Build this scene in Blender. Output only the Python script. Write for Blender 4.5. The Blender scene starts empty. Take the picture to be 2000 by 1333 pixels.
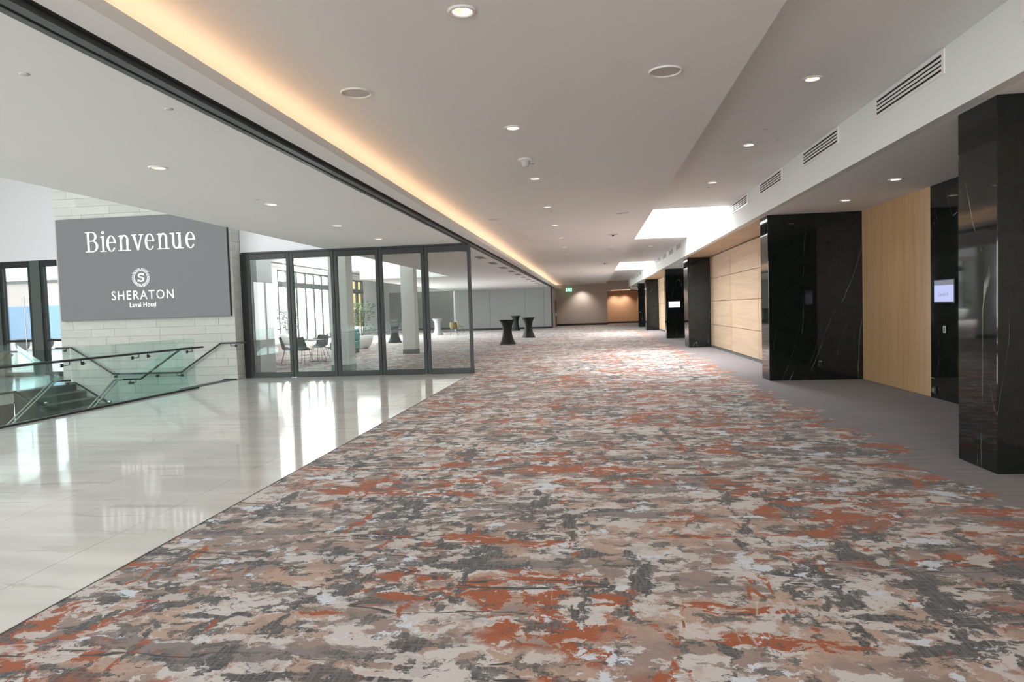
import bpy, bmesh, math, random
from mathutils import Vector, Matrix
random.seed(7)
ORD = ['first', 'second', 'third', 'fourth', 'fifth', 'sixth', 'seventh', 'eighth', 'ninth', 'tenth', 'eleventh', 'twelfth', 'thirteenth', 'fourteenth', 'fifteenth', 'sixteenth', 'seventeenth', 'eighteenth', 'nineteenth', 'twentieth']
sc = bpy.context.scene
COL = sc.collection
PI = math.pi

# ------------------------------------------------------------------ camera
cam_d = bpy.data.cameras.new('camera'); cam = bpy.data.objects.new('camera', cam_d); COL.objects.link(cam)
sc.camera = cam
cam_d.sensor_width = 36.0; cam_d.lens = 24.0; cam_d.clip_start = 0.05; cam_d.clip_end = 400
YAW, PITCH, ROLL = 0.116659, -0.045203, -0.031915
cy_, sy_ = math.cos(YAW), math.sin(YAW)
fw = Vector((-sy_*math.cos(PITCH), cy_*math.cos(PITCH), math.sin(PITCH)))
r0 = Vector((cy_, sy_, 0)); u0 = r0.cross(fw)
rt = math.cos(ROLL)*r0 + math.sin(ROLL)*u0
up = -math.sin(ROLL)*r0 + math.cos(ROLL)*u0
m = Matrix((rt, up, -fw)).transposed().to_4x4(); m.translation = Vector((0, 0, 1.5))
cam.matrix_world = m

# ------------------------------------------------------------------ world, exposure
w = bpy.data.worlds.new('overcast_sky'); sc.world = w; w.use_nodes = True
bg = w.node_tree.nodes['Background']; bg.inputs[0].default_value = (0.93, 0.97, 1.0, 1); bg.inputs[1].default_value = 2.2
sc.view_settings.view_transform = 'Standard'; sc.view_settings.look = 'None'
sc.view_settings.exposure = 0.62; sc.view_settings.gamma = 1.0; sc.view_settings.use_curve_mapping = False

def area(name, loc, rot, sx, sy, power, color=(1, 1, 1), spread=PI):
    d = bpy.data.lights.new(name, 'AREA'); d.shape = 'RECTANGLE'; d.size = sx; d.size_y = sy
    d.energy = power; d.color = color; d.spread = spread
    o = bpy.data.objects.new(name, d); COL.objects.link(o); o.location = loc; o.rotation_euler = rot
    return o
# daylight at the ceiling skylights and lounge windows; the other areas are added fill
SK = [(16.2, 23.0), (34.9, 42.0)]
area('added_atrium_top_fill', (-12.0, 5.0, 6.9), (0, 0, 0), 10.0, 20.0, 340, (0.95, 0.98, 1.0))  # added fill from above, no atrium roof glazing is known
for a, b in SK:
    area('skylight_glazing', (2.3, (a+b)/2, 5.4), (0, 0, 0), 1.7, b-a-.1, 600, (0.96, 0.98, 1.0))
area('lounge_window_daylight', (-18.25, 41.3, 2.2), (0, -PI/2, 0), 4.3, 8.6, 5200, (0.97, 0.99, 1.0))
area('added_lounge_top_fill', (-11.8, 34.0, 4.55), (0, 0, 0), 8.0, 24.0, 900, (0.97, 0.99, 1.0))  # added fill hung under the closed lounge ceiling
area('added_lobby_fill', (-1.6, -7.9, 1.7), (PI/2, 0, 0), 9.0, 2.8, 600, (0.96, 0.98, 1.0))  # added fill in front of the solid wall behind the camera
area('added_atrium_side_fill', (-18.9, 1.2, 1.9), (0, -PI/2, 0), 3.4, 16.0, 1050, (0.97, 0.99, 1.0))  # added fill in front of the solid atrium west wall

# ------------------------------------------------------------------ materials
class NT:
    def __init__(s, name):
        s.m = bpy.data.materials.new(name); s.m.use_nodes = True
        s.t = s.m.node_tree; s.t.nodes.clear()
        s.out = s.n('ShaderNodeOutputMaterial'); s.b = s.n('ShaderNodeBsdfPrincipled')
        s.l(s.b.outputs[0], s.out.inputs[0]); s._p = None
    def n(s, t, **k):
        x = s.t.nodes.new(t)
        for a, v in k.items(): setattr(x, a, v)
        return x
    def l(s, a, b): s.t.links.new(a, b)
    def put(s, sock, v):
        if hasattr(v, 'links') or isinstance(v, bpy.types.NodeSocket): s.l(v, sock)
        else: sock.default_value = v
    def pos(s):
        if not s._p: s._p = s.n('ShaderNodeNewGeometry').outputs['Position']
        return s._p
    def vm(s, op, a, b):
        x = s.n('ShaderNodeVectorMath', operation=op); s.put(x.inputs[0], a); s.put(x.inputs[1], b); return x.outputs[0]
    def ma(s, op, a, b=0.0, c=0.0, clamp=False):
        x = s.n('ShaderNodeMath', operation=op); x.use_clamp = clamp
        s.put(x.inputs[0], a); s.put(x.inputs[1], b)
        if op in ('MULTIPLY_ADD',): s.put(x.inputs[2], c)
        return x.outputs[0]
    def noise(s, v, scale=1.0, detail=2.0, rough=.5, dist=0.0, col=False):
        x = s.n('ShaderNodeTexNoise'); s.put(x.inputs['Vector'], v)
        x.inputs['Scale'].default_value = scale; x.inputs['Detail'].default_value = detail
        x.inputs['Roughness'].default_value = rough; x.inputs['Distortion'].default_value = dist
        return x.outputs['Color' if col else 'Fac']
    def step(s, v, a, b):
        x = s.n('ShaderNodeMapRange'); x.interpolation_type = 'SMOOTHSTEP'; s.put(x.inputs[0], v)
        x.inputs[1].default_value = a; x.inputs[2].default_value = b; return x.outputs[0]
    def rng(s, v, a, b, c, d):
        x = s.n('ShaderNodeMapRange'); s.put(x.inputs[0], v)
        for i, q in enumerate((a, b, c, d)): x.inputs[i+1].default_value = q
        return x.outputs[0]
    def mix(s, f, a, b, bt='MIX'):
        x = s.n('ShaderNodeMix', data_type='RGBA', blend_type=bt)
        s.put(x.inputs[0], f)
        for sock, v in ((x.inputs[6], a), (x.inputs[7], b)):
            if isinstance(v, tuple): sock.default_value = (*v, 1) if len(v) == 3 else v
            else: s.l(v, sock)
        return x.outputs[2]
    def bump(s, h, st=.2, d=.01):
        x = s.n('ShaderNodeBump'); x.inputs['Strength'].default_value = st; x.inputs['Distance'].default_value = d
        s.put(x.inputs['Height'], h); s.l(x.outputs[0], s.b.inputs['Normal'])
    def set(s, **k):
        for a, v in k.items(): s.put(s.b.inputs[a.replace('_', ' ')], v)
        return s

def C4(c): return (*c, 1)
def srgb(r, g, b):
    f = lambda v: (v/255/12.92) if v/255 <= .04045 else ((v/255+.055)/1.055)**2.4
    return (f(r), f(g), f(b))
def plain(name, c, rough=.5, metal=0.0, spec=.5, vary=.03, scale=6.0):
    t = NT(name)
    nz = t.noise(t.pos(), scale, 3, .55)
    hi = tuple(min(1, x*(1+vary)) for x in c); lo = tuple(x*(1-vary) for x in c)
    t.set(Base_Color=t.mix(nz, lo, hi), Roughness=rough, Metallic=metal)
    t.b.inputs['Specular IOR Level'].default_value = spec
    return t.m
def glow(name, c, strength, base=(.02, .02, .02)):
    t = NT(name); t.set(Base_Color=C4(base), Roughness=.4)
    t.b.inputs['Emission Color'].default_value = C4(c); t.b.inputs['Emission Strength'].default_value = strength
    return t.m
def glass_mat(name, tint, refl=1.0):
    t = NT(name); t.t.nodes.remove(t.b)
    tr = t.n('ShaderNodeBsdfTransparent'); tr.inputs[0].default_value = C4(tint)
    gl = t.n('ShaderNodeBsdfGlossy'); gl.inputs['Roughness'].default_value = 0.0; gl.inputs[0].default_value = (1, 1, 1, 1)
    fr = t.n('ShaderNodeFresnel'); fr.inputs[0].default_value = 1.5
    mx = t.n('ShaderNodeMixShader'); t.l(t.ma('MULTIPLY', fr.outputs[0], refl), mx.inputs[0])
    t.l(tr.outputs[0], mx.inputs[1]); t.l(gl.outputs[0], mx.inputs[2]); t.l(mx.outputs[0], t.out.inputs[0])
    return t.m
M = {}
M['paint'] = plain('white_paint', (.74, .76, .735), .7, vary=.012, scale=1.5)
M['ceil'] = plain('ceiling_paint', (.85, .865, .855), .8, vary=.012, scale=.8)
M['bluewhite'] = plain('cool_white_paint', (.80, .81, .83), .7, vary=.01)
M['black_metal'] = plain('black_metal', (.018, .021, .02), .38, vary=.1)
M['grey_metal'] = plain('grey_track_metal', (.10, .115, .108), .4, metal=.3, vary=.08)
M['groove'] = plain('dark_groove', (.006, .006, .006), .8)
M['steel'] = plain('brushed_steel', (.62, .63, .62), .25, metal=1.0)
M['dark_steel'] = plain('dark_bronze_rail', (.045, .047, .044), .35, metal=.6, vary=.1)
M['cloth'] = plain('black_stretch_cloth', (.012, .014, .014), .75, vary=.2, scale=30)
M['greycloth'] = plain('grey_stretch_cloth', (.35, .37, .37), .8, vary=.1, scale=30)
M['black_plastic'] = plain('black_plastic', (.015, .018, .018), .4)
M['wallgrey'] = plain('warm_grey_wallcovering', (.52, .45, .41), .75, vary=.05, scale=12)
M['warmlit_wall'] = plain('warm_lit_wallcovering', (.52, .30, .17), .7, vary=.05, scale=12)  # warm lamp light on the niche wall is put into its colour
M['fabric_panel'] = plain('grey_partition_fabric', (.27, .275, .265), .85, vary=.05, scale=40)
M['base'] = plain('black_skirting', (.012, .012, .011), .5)
M['stair'] = plain('charcoal_stair_stone', (.075, .075, .072), .55, vary=.2, scale=14)
M['nosing'] = plain('pale_stair_nosing', (.22, .21, .20), .5, vary=.1)
M['teal'] = plain('teal_upholstery', (.07, .22, .21), .8, vary=.1, scale=30)
M['olive'] = plain('olive_upholstery', (.16, .12, .03), .8, vary=.1, scale=30)
M['ceramic'] = plain('white_ceramic', (.82, .82, .80), .3)
M['leaf'] = plain('green_leaf', (.06, .17, .06), .5, vary=.5, scale=9)
M['bark'] = plain('brown_bark', (.09, .06, .04), .9, vary=.3)
M['trim'] = plain('white_enamel_trim', (.80, .79, .77), .35)
M['grille'] = plain('speaker_grille', (.60, .585, .57), .7, vary=.1, scale=200)
M['lamp'] = glow('downlight_lamp', (1.0, .86, .70), 2.0)
M['reflector'] = glow('downlight_reflector', (1.0, .66, .40), .85, (.6, .45, .35))
M['led'] = glow('cove_led', (1.0, .60, .32), 2.5)
M['led_pink'] = glow('opening_led', (1.0, .60, .42), 1.4)
M['screen_bg'] = glow('led_wall_grey', (.27, .28, .29), .42, (.02, .02, .021)); M['screen_bg'].node_tree.nodes['Principled BSDF'].inputs['Roughness'].default_value = .65
M['letter'] = glow('led_wall_white', (1.0, 1.0, 1.0), 1.05)
M['exit_green'] = glow('exit_sign_green', (.05, .55, .25), 1.0)
M['exit_white'] = glow('exit_sign_white', (.8, 1.0, .88), 1.8)
M['lcd'] = glow('tablet_lilac', (.36, .40, .66), .85)
M['lcd_head'] = glow('tablet_header', (.13, .14, .19), .8)
M['lcd_text'] = glow('tablet_text', (.16, .15, .26), .8)
M['lcd_bright'] = glow('bright_screen', (.74, .70, .98), 1.15)
M['glass'] = glass_mat('clear_partition_glass', (.90, .925, .91), .85)
M['glass_green'] = glass_mat('green_tinted_glass', (.88, .955, .94), .15)
M['glass_window'] = glass_mat('window_glass', (.93, .95, .95), .6)
M['asphalt'] = plain('pale_concrete_yard', (.60, .60, .58), .9, vary=.1)
M['blue'] = plain('blue_container', (.22, .38, .58), .5)
M['brickpink'] = plain('pale_brick_facade', (.62, .54, .50), .9)
M['yellow'] = plain('yellow_facade', (.85, .62, .20), .8)
M['dkgreen'] = plain('dark_green_van', (.03, .05, .05), .5)

def carpet():
    t = NT('abstract_pattern_carpet'); P = t.pos()
    d = t.vm('SUBTRACT', t.noise(P, 2.2, 4, .65, col=True), (.5, .5, .5))
    d2 = t.vm('SUBTRACT', t.noise(P, 11, 3, .6, col=True), (.5, .5, .5))
    Pd = t.vm('ADD', t.vm('ADD', P, t.vm('MULTIPLY', d, (.24, .18, 0))), t.vm('MULTIPLY', d2, (.08, .08, 0)))
    d3 = t.vm('SUBTRACT', t.noise(P, 42, 2, .6, col=True), (.5, .5, .5)); Pd = t.vm('ADD', Pd, t.vm('MULTIPLY', d3, (.045, .03, 0)))
    Q = t.vm('MULTIPLY', Pd, (.92, 1.15, 1)); Qx = t.vm('MULTIPLY', Pd, (.42, 2.1, 1)); Qy = t.vm('MULTIPLY', Pd, (1.8, .5, 1))
    def lay(off, sc, det, rough, a, b, vec=Q): return t.step(t.noise(t.vm('ADD', vec, (off, off*1.7, off*.3)), sc, min(det, 7), rough), a, b)
    mul = lambda a, b: t.ma('MULTIPLY', a, b)
    beige = srgb(180, 154, 139); beige2 = srgb(150, 131, 123); light = srgb(202, 197, 195); white = srgb(206, 213, 224)
    grey = srgb(100, 99, 99); dk = srgb(62, 61, 63); mauve = srgb(132, 122, 120); rust = srgb(172, 92, 46); rust2 = srgb(138, 68, 32)
    c = t.mix(lay(3, 1.6, 4, .6, .44, .56), beige, beige2)
    c = t.mix(lay(11, 3.5, 9, .66, .500, .53), c, light)
    c = t.mix(lay(17, 1.5, 7, .62, .55, .575, Qx), c, mauve)
    hatch = mul(t.step(t.noise(t.vm('MULTIPLY', P, (70, 8, 1)), 1, 2, .5), .38, .58), t.step(t.noise(t.vm('MULTIPLY', P, (8, 70, 1)), 1, 2, .5), .35, .55))
    gcol = t.mix(hatch, grey, dk)
    big = lay(23, .75, 4, .55, .46, .54)
    c = t.mix(mul(lay(29, 4.6, 9, .66, .53, .545), t.rng(big, 0, 1, .25, 1)), c, gcol)
    c = t.mix(lay(37, 2.3, 8, .64, .585, .60, Qy), c, gcol)
    c = t.mix(lay(41, 2.2, 8, .62, .60, .615, Qx), c, gcol)
    rb = lay(53, .8, 3, .55, .51, .58); rcol = t.mix(t.noise(P, 14, 5, .65), rust2, rust)
    c = t.mix(mul(lay(59, 3.0, 9, .68, .505, .52), rb), c, rcol)
    c = t.mix(lay(67, 1.7, 8, .62, .612, .624, Qx), c, rcol)
    c = t.mix(lay(69, 2.4, 8, .62, .642, .652, Qy), c, rcol)
    Kx = t.vm('MULTIPLY', P, (.45, 2.4, 1)); Ky = t.vm('MULTIPLY', P, (2.6, .5, 1))
    def crack(off, sc, wd, vec):
        n = t.noise(t.vm('ADD', vec, (off, off*1.3, 0)), sc, 3, .55)
        return t.ma('SUBTRACT', 1.0, t.step(t.ma('ABSOLUTE', t.ma('SUBTRACT', n, .5)), wd*.5, wd))
    c = t.mix(mul(crack(101, 1.0, .010, Kx), lay(103, 1.3, 4, .6, .50, .54)), c, dk)
    c = t.mix(mul(crack(107, 1.0, .014, Ky), lay(109, 1.6, 6, .68, .56, .60)), c, rcol)
    c = t.mix(mul(crack(113, 1.0, .008, Kx), mul(lay(127, 1.6, 5, .65, .56, .62), .6)), c, light)
    c = t.mix(mul(crack(131, 1.0, .007, Ky), mul(lay(137, 1.6, 5, .65, .57, .63), .5)), c, light)
    c = t.mix(lay(71, 3.6, 8, .66, .60, .615), c, white)
    c = t.mix(mul(lay(79, 7.0, 7, .64, .565, .585), .85), c, gcol)
    c = t.mix(mul(lay(97, 6.0, 7, .62, .58, .60), .8), c, light)
    # plain border strip along the pillars
    px = t.n('ShaderNodeSeparateXYZ'); t.l(P, px.inputs[0])
    bn = t.noise(t.vm('MULTIPLY', Pd, (.6, 1.1, 1)), 1.2, 8, .66)
    bx = t.ma('ADD', px.outputs[0], mul(t.ma('SUBTRACT', bn, .5), 2.8))
    bm = t.step(bx, 2.88, 2.94)
    st = t.noise(t.vm('MULTIPLY', P, (1.2, 14, 1)), 1.0, 6, .65)
    bc = t.mix(st, srgb(92, 88, 90), srgb(146, 137, 139))
    rim = mul(mul(t.step(bx, 2.45, 2.7), t.ma('SUBTRACT', 1.0, bm)), lay(83, 2.4, 8, .64, .50, .52, Qx))
    c = t.mix(rim, c, rcol); c = t.mix(bm, c, bc)
    fb = t.noise(P, 330, 2, .6)
    c = t.mix(t.rng(fb, .3, .7, .0, .26), c, (.05, .045, .045), 'MIX')
    t.set(Base_Color=c, Roughness=.95)
    t.b.inputs['Specular IOR Level'].default_value = .15
    t.b.inputs['Sheen Weight'].default_value = .15; t.b.inputs['Sheen Roughness'].default_value = .5
    t.bump(fb, .25, .004)
    return t.m
M['carpet'] = carpet()

def marble_floor():
    t = NT('polished_pale_marble'); P = t.pos()
    oi = t.n('ShaderNodeObjectInfo'); rnd = oi.outputs['Random']
    v = t.vm('ADD', t.vm('MULTIPLY', P, (.35, 2.2, 1)), t.vm('MULTIPLY', t.noise(P, .8, 3, .6, col=True), (.8, .8, 0)))
    n = t.noise(v, 1.4, 6, .6)
    c = t.mix(t.step(n, .35, .7), srgb(216, 214, 210), srgb(202, 199, 195))
    c = t.mix(t.step(t.noise(v, 2.6, 5, .6), .60, .66), c, srgb(196, 190, 184))
    c = t.mix(t.rng(rnd, 0, 1, 0, .12), c, srgb(190, 186, 180))
    t.set(Base_Color=c, Roughness=t.rng(n, .3, .7, .05, .10))
    t.b.inputs['Specular IOR Level'].default_value = .55
    t.bump(t.noise(P, 1.2, 2, .5), .02, .02)
    return t.m
M['marble'] = marble_floor()
M['grout'] = plain('pale_grout', (.48, .47, .45), .8)

def black_marble():
    t = NT('polished_black_marble'); P = t.pos()
    d = t.vm('MULTIPLY', t.vm('SUBTRACT', t.noise(P, 1.6, 5, .6, col=True), (.5, .5, .5)), (.07, .07, .07))
    rot = t.n('ShaderNodeVectorRotate', rotation_type='EULER_XYZ'); t.put(rot.inputs['Vector'], t.vm('ADD', P, d)); rot.inputs['Rotation'].default_value = (.16, -.20, 0)
    v = t.vm('MULTIPLY', rot.outputs[0], (1.3, 1.3, .05))
    def vein(off, sc, wd):
        n = t.noise(t.vm('ADD', v, (off, off, 0)), sc, .6, .4)
        a = t.ma('ABSOLUTE', t.ma('SUBTRACT', n, .5))
        return t.ma('SUBTRACT', 1.0, t.step(a, wd*.3, wd))
    msk = t.step(t.noise(P, 2.0, 4, .6), .42, .62)
    ve = t.ma('MULTIPLY', vein(3.1, 1.25, .0026), msk)
    ve2 = t.ma('MULTIPLY', vein(9.7, 1.9, .0022), t.step(t.noise(t.vm('ADD', P, (5, 5, 5)), 1.6, 4, .6), .5, .66))
    c = t.mix(t.noise(P, 5, 6, .65), (.004, .0055, .005), (.016, .019, .017))
    c = t.mix(t.ma('MULTIPLY', ve, .55), c, (.45, .46, .42)); c = t.mix(t.ma('MULTIPLY', ve2, .35), c, (.40, .41, .38))
    t.set(Base_Color=c, Roughness=.04)
    t.b.inputs['Specular IOR Level'].default_value = .36
    return t.m
M['blackmarble'] = black_marble()

def wood(name, sc, c0, c1, gl=.45):
    t = NT(name); P = t.pos(); oi = t.n('ShaderNodeObjectInfo')
    off = t.n('ShaderNodeCombineXYZ'); t.l(t.ma('MULTIPLY', oi.outputs['Random'], 37.0), off.inputs[0]); t.l(t.ma('MULTIPLY', oi.outputs['Random'], 13.0), off.inputs[2])
    v = t.vm('ADD', t.vm('MULTIPLY', P, sc), off.outputs[0])
    n = t.noise(v, 1.0, 6, .62, .4); n2 = t.noise(t.vm('MULTIPLY', v, (4, 4, 4)), 1.0, 3, .6)
    c = t.mix(t.step(n, .3, .72), c0, c1)
    c = t.mix(t.ma('MULTIPLY', t.step(n2, .5, .75), .25), c, tuple(x*.72 for x in c0))
    c = t.mix(t.rng(oi.outputs['Random'], 0, 1, 0, .16), c, tuple(x*.85 for x in c1))
    t.set(Base_Color=c, Roughness=gl); t.bump(n2, .05, .003); return t.m
M['oak_h'] = wood('pale_oak_horizontal_grain', (.5, .5, 9.0), srgb(182, 156, 128), srgb(200, 176, 148))
M['oak_v'] = wood('pale_oak_vertical_grain', (9.0, 9.0, .45), srgb(178, 144, 104), srgb(194, 160, 120))

def stone():
    t = NT('pale_limestone'); P = t.pos(); oi = t.n('ShaderNodeObjectInfo'); r = oi.outputs['Random']
    n = t.noise(t.vm('MULTIPLY', P, (1, 1, 3)), 3.0, 6, .6)
    c = t.mix(n, srgb(190, 189, 182), srgb(210, 210, 204))
    c = t.mix(t.rng(r, 0, 1, 0, .42), c, srgb(178, 176, 168))
    c = t.mix(t.step(t.noise(P, 7, 6, .65), .60, .68), c, srgb(188, 184, 176))
    t.set(Base_Color=c, Roughness=.75); t.bump(t.noise(P, 25, 5, .6), .12, .004); return t.m
M['stone'] = stone()

# ------------------------------------------------------------------ geometry helpers
ORG = {}
class MB:
    def __init__(s): s.v = []; s.f = []; s.sm = []
    def add(s, vs, fs, smooth=False):
        o = len(s.v); s.v += [tuple(p) for p in vs]; s.f += [tuple(i+o for i in f) for f in fs]; s.sm += [smooth]*len(fs); return s
    def box(s, x0, x1, y0, y1, z0, z1):
        x0, x1 = min(x0, x1), max(x0, x1); y0, y1 = min(y0, y1), max(y0, y1); z0, z1 = min(z0, z1), max(z0, z1)
        v = [(x0, y0, z0), (x1, y0, z0), (x1, y1, z0), (x0, y1, z0), (x0, y0, z1), (x1, y0, z1), (x1, y1, z1), (x0, y1, z1)]
        return s.add(v, [(0, 3, 2, 1), (4, 5, 6, 7), (0, 1, 5, 4), (1, 2, 6, 5), (2, 3, 7, 6), (3, 0, 4, 7)])
    def bbox(s, x0, x1, y0, y1, z0, z1, b=.004):
        bm = bmesh.new(); bmesh.ops.create_cube(bm, size=1)
        for q in bm.verts: q.co = Vector((x0 if q.co.x < 0 else x1, y0 if q.co.y < 0 else y1, z0 if q.co.z < 0 else z1))
        bmesh.ops.bevel(bm, geom=list(bm.edges), offset=b, segments=1, affect='EDGES', profile=.5)
        bm.verts.index_update(); s.add([q.co[:] for q in bm.verts], [[q.index for q in f.verts] for f in bm.faces]); bm.free(); return s
    def tube(s, path, r, n=8, closed=False):
        P = [Vector(p) for p in path]; rings = []; N = len(P); prev = None
        for i, p in enumerate(P):
            a = P[i-1] if (i > 0 or closed) else p; b = P[(i+1) % N] if (i < N-1 or closed) else p
            t = (b-a).normalized()
            if prev is None:
                q = Vector((0, 0, 1)) if abs(t.z) < .9 else Vector((1, 0, 0)); nx = t.cross(q).normalized()
            else: nx = (prev - t*prev.dot(t)).normalized()
            prev = nx; ny = t.cross(nx); k = 1.0
            if 0 < i < N-1:
                c = (P[i]-P[i-1]).normalized().dot((P[i+1]-P[i]).normalized()); k = 1/max(.5, math.sqrt((1+c)/2))
            rr = r[i] if isinstance(r, (list, tuple)) else r
            rings.append([p + (nx*math.cos(2*PI*j/n) + ny*math.sin(2*PI*j/n))*rr for j in range(n)])
        v = [q for g in rings for q in g]; f = []
        for i in range(N if closed else N-1):
            for j in range(n):
                a = i*n+j; b = i*n+(j+1) % n; c = ((i+1) % N)*n+(j+1) % n; d = ((i+1) % N)*n+j; f.append((a, b, c, d))
        s.add(v, f, True)
        if not closed: s.add(rings[0], [tuple(range(n))[::-1]]); s.add(rings[-1], [tuple(range(n))])
        return s
    def lathe(s, prof, cx=0, cy=0, n=32, smooth=True, shape=None):
        v = []; f = []; k = len(prof)
        for j in range(n):
            a = 2*PI*j/n
            for i, (r, z) in enumerate(prof):
                q = shape(a, i) if shape else 1.0
                v.append((cx+r*q*math.cos(a), cy+r*q*math.sin(a), z))
        for j in range(n):
            for i in range(k-1):
                f.append((j*k+i, ((j+1) % n)*k+i, ((j+1) % n)*k+i+1, j*k+i+1))
        return s.add(v, f, smooth)
    def disc(s, cx, cy, z, r, n=24, flip=False):
        v = [(cx+r*math.cos(2*PI*j/n), cy+r*math.sin(2*PI*j/n), z) for j in range(n)]
        return s.add(v, [tuple(range(n))[::-1] if flip else tuple(range(n))])
    def prism(s, poly, a0, a1, axis='y'):
        k = len(poly); P = (lambda p, a: (p[0], a, p[1])) if axis == 'y' else ((lambda p, a: (a, p[0], p[1])) if axis == 'x' else (lambda p, a: (p[0], p[1], a)))
        v = [P(p, a0) for p in poly] + [P(p, a1) for p in poly]
        f = [tuple(range(k)), tuple(range(k, 2*k))[::-1]] + [(i, i+k, (i+1) % k+k, (i+1) % k) for i in range(k)]
        return s.add(v, f)
    def build(s, name, mat, parent=None, fix=False):
        if parent is not None: org = ORG.get(parent.name, Vector((0, 0, 0)))
        else:
            xs = [p[0] for p in s.v]; ys = [p[1] for p in s.v]; zs = [p[2] for p in s.v]
            org = Vector(((min(xs)+max(xs))/2, (min(ys)+max(ys))/2, min(zs)))
        me = bpy.data.meshes.new(name); me.from_pydata([tuple(Vector(p)-org) for p in s.v], [], s.f)
        for p, q in zip(me.polygons, s.sm): p.use_smooth = q
        bm = bmesh.new(); bm.from_mesh(me); bmesh.ops.recalc_face_normals(bm, faces=bm.faces); bm.to_mesh(me); bm.free()
        me.materials.append(M[mat]); o = bpy.data.objects.new(name, me); COL.objects.link(o)
        if parent is not None: o.parent = parent
        else: o.location = org
        ORG[o.name] = org
        return o
def tag(o, label=None, cat=None, group=None, kind=None):
    if label: o['label'] = label
    if cat: o['category'] = cat
    if group: o['group'] = group
    if kind: o['kind'] = kind
    return o
def thing(name, loc, label, cat, group=None, kind=None):
    o = bpy.data.objects.new(name, None); COL.objects.link(o); o.location = loc; o.empty_display_size = .1
    ORG[o.name] = Vector(loc); return tag(o, label, cat, group, kind)
def struct(name, mb, mat, parent=None):
    o = mb.build(name, mat, parent)
    if parent is None: o['kind'] = 'structure'
    return o
def copy_tree(o, parent=None):
    c = o.copy(); COL.objects.link(c)
    if parent is not None: c.parent = parent
    for ch in o.children: copy_tree(ch, c)
    return c
def B(*a): return MB().box(*a)
def sbox(name, mat, *a): return struct(name, MB().box(*a), mat)

# ------------------------------------------------------------------ floors
XE = -2.9        # carpet edge / marble edge
RX = -8.67       # stair balustrade line
Y0, YB = -8.0, 62.0
sbox('floor', 'carpet', XE, 5.3, Y0, YB, -.25, 0)
sbox('floor_lounge', 'carpet', -14.0, XE, 16.34, 28.0, -.25, 0)
sbox('floor_lounge_far', 'carpet', -17.9, XE, 28.0, 59.2, -.25, 0)
fm = sbox('floor_marble', 'grout', RX-.06, XE, Y0, 16.34, -.25, -.006)
tx = [-8.73, -8.02, -6.86, -5.70, -4.54, -3.38, XE]; ty = [Y0] + [3.28+1.1*k for k in range(-10, 12)] + [16.34]
for i in range(len(tx)-1):
    for j in range(len(ty)-1):
        g = .0018
        MB().bbox(tx[i]+g, tx[i+1]-g*(i < 5), ty[j]+g, ty[j+1]-g, -.005, 0.0, .0008).build('marble_tile', 'marble', fm)
# west landing floor beyond the stair, and stair well below
sbox('floor_entrance', 'marble', -25, -13.05, Y0, 18.0, -.25, 0)
sbox('floor_lower_level', 'stair', -13.4, RX, Y0, 15.9, -3.45, -3.3)
sbox('wall_stairwell_east', 'paint', RX-.04, RX+.10, Y0, 14.05, -3.3, -.25)
sbox('wall_stairwell_west', 'stair', -13.25, -13.06, Y0, 14.0, -3.3, -.25)
sbox('trim_carpet_edge', 'grey_metal', XE-.004, XE+.004, Y0, 16.28, -.02, .003)

# ------------------------------------------------------------------ ceilings and room shell
ZL, ZC, ZR, ZS, ZH = 3.15, 3.52, 3.72, 3.13, 4.60
XC = 1.358
sbox('ceiling_left', 'ceil', -6.45, -2.975, Y0, 16.28, ZL, ZL+.5)
sbox('ceiling_lounge_low', 'ceil', -6.45, -2.975, 16.42, 59.0, ZL, ZL+.5)
sbox('ceiling_lounge_cross', 'ceil', -10.7, -6.45, 31.0, 59.0, ZL, ZL+.5)
sbox('ceiling_lounge_high', 'ceil', -14.0, -6.45, 18.21, 28.0, ZH, ZH+.2)
sbox('ceiling_lounge_high_far', 'ceil', -17.9, -6.45, 28.0, 59.0, ZH, ZH+.2)
sbox('ceiling_central', 'ceil', -3.06, XC, Y0, 59.0, ZC, ZC+.4)
# cove: soffit strip with upturned lip, and back board
sbox('ceiling_cove_soffit', 'ceil', -2.775, -2.558, Y0, 59.0, ZL, ZL+.085)
sbox('wall_cove_back', 'ceil', -3.06, -3.0, Y0, 59.0, ZL+.03, ZC)
sbox('ceiling_cove_shelf', 'ceil', -3.0, -2.775, Y0, 59.0, ZL+.03, ZL+.07)
ys = [Y0] + [q for a, b in SK for q in (a, b)] + [YB]
for k in range(0, len(ys), 2):
    sbox('ceiling_right', 'ceil', XC, 3.19, ys[k], ys[k+1], ZR, ZR+.25)
sbox('ceiling_roof_cap', 'paint', 1.2, 3.4, Y0, YB, 5.45, 5.6)
for k, (a, b) in enumerate(SK):
    sbox('wall_skylight_west', 'paint', XC-.1, XC, a, b, ZC+.02, 5.45)
    sbox('wall_skylight_near', 'paint', XC, 3.19, a-.1, a, ZR+.25, 5.45)
    sbox('wall_skylight_far', 'paint', XC, 3.19, b, b+.1, ZR+.25, 5.45)
sbox('wall_bulkhead_right', 'paint', 3.19, 3.30, Y0, YB, ZS, 5.45)
# soffit over the recesses and the wooden bays
N_Y, A_Y, B_Y, C_Y, D_Y, E_Y = 6.07, 13.40, 24.35, 31.4, 42.6, 49.5
sbox('ceiling_soffit_right', 'ceil', 3.30, 5.3, Y0, YB, ZS, ZS+.3)
sbox('wall_right', 'paint', 5.14, 5.3, Y0, YB, 0, ZS)
sbox('wall_oak_bay_near', 'oak_h', 4.15, 4.25, -4.0, N_Y, 0, ZS)
sbox('wall_behind', 'paint', -18.2, 5.3, Y0-.2, Y0, -3.4, 7.2)

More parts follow.
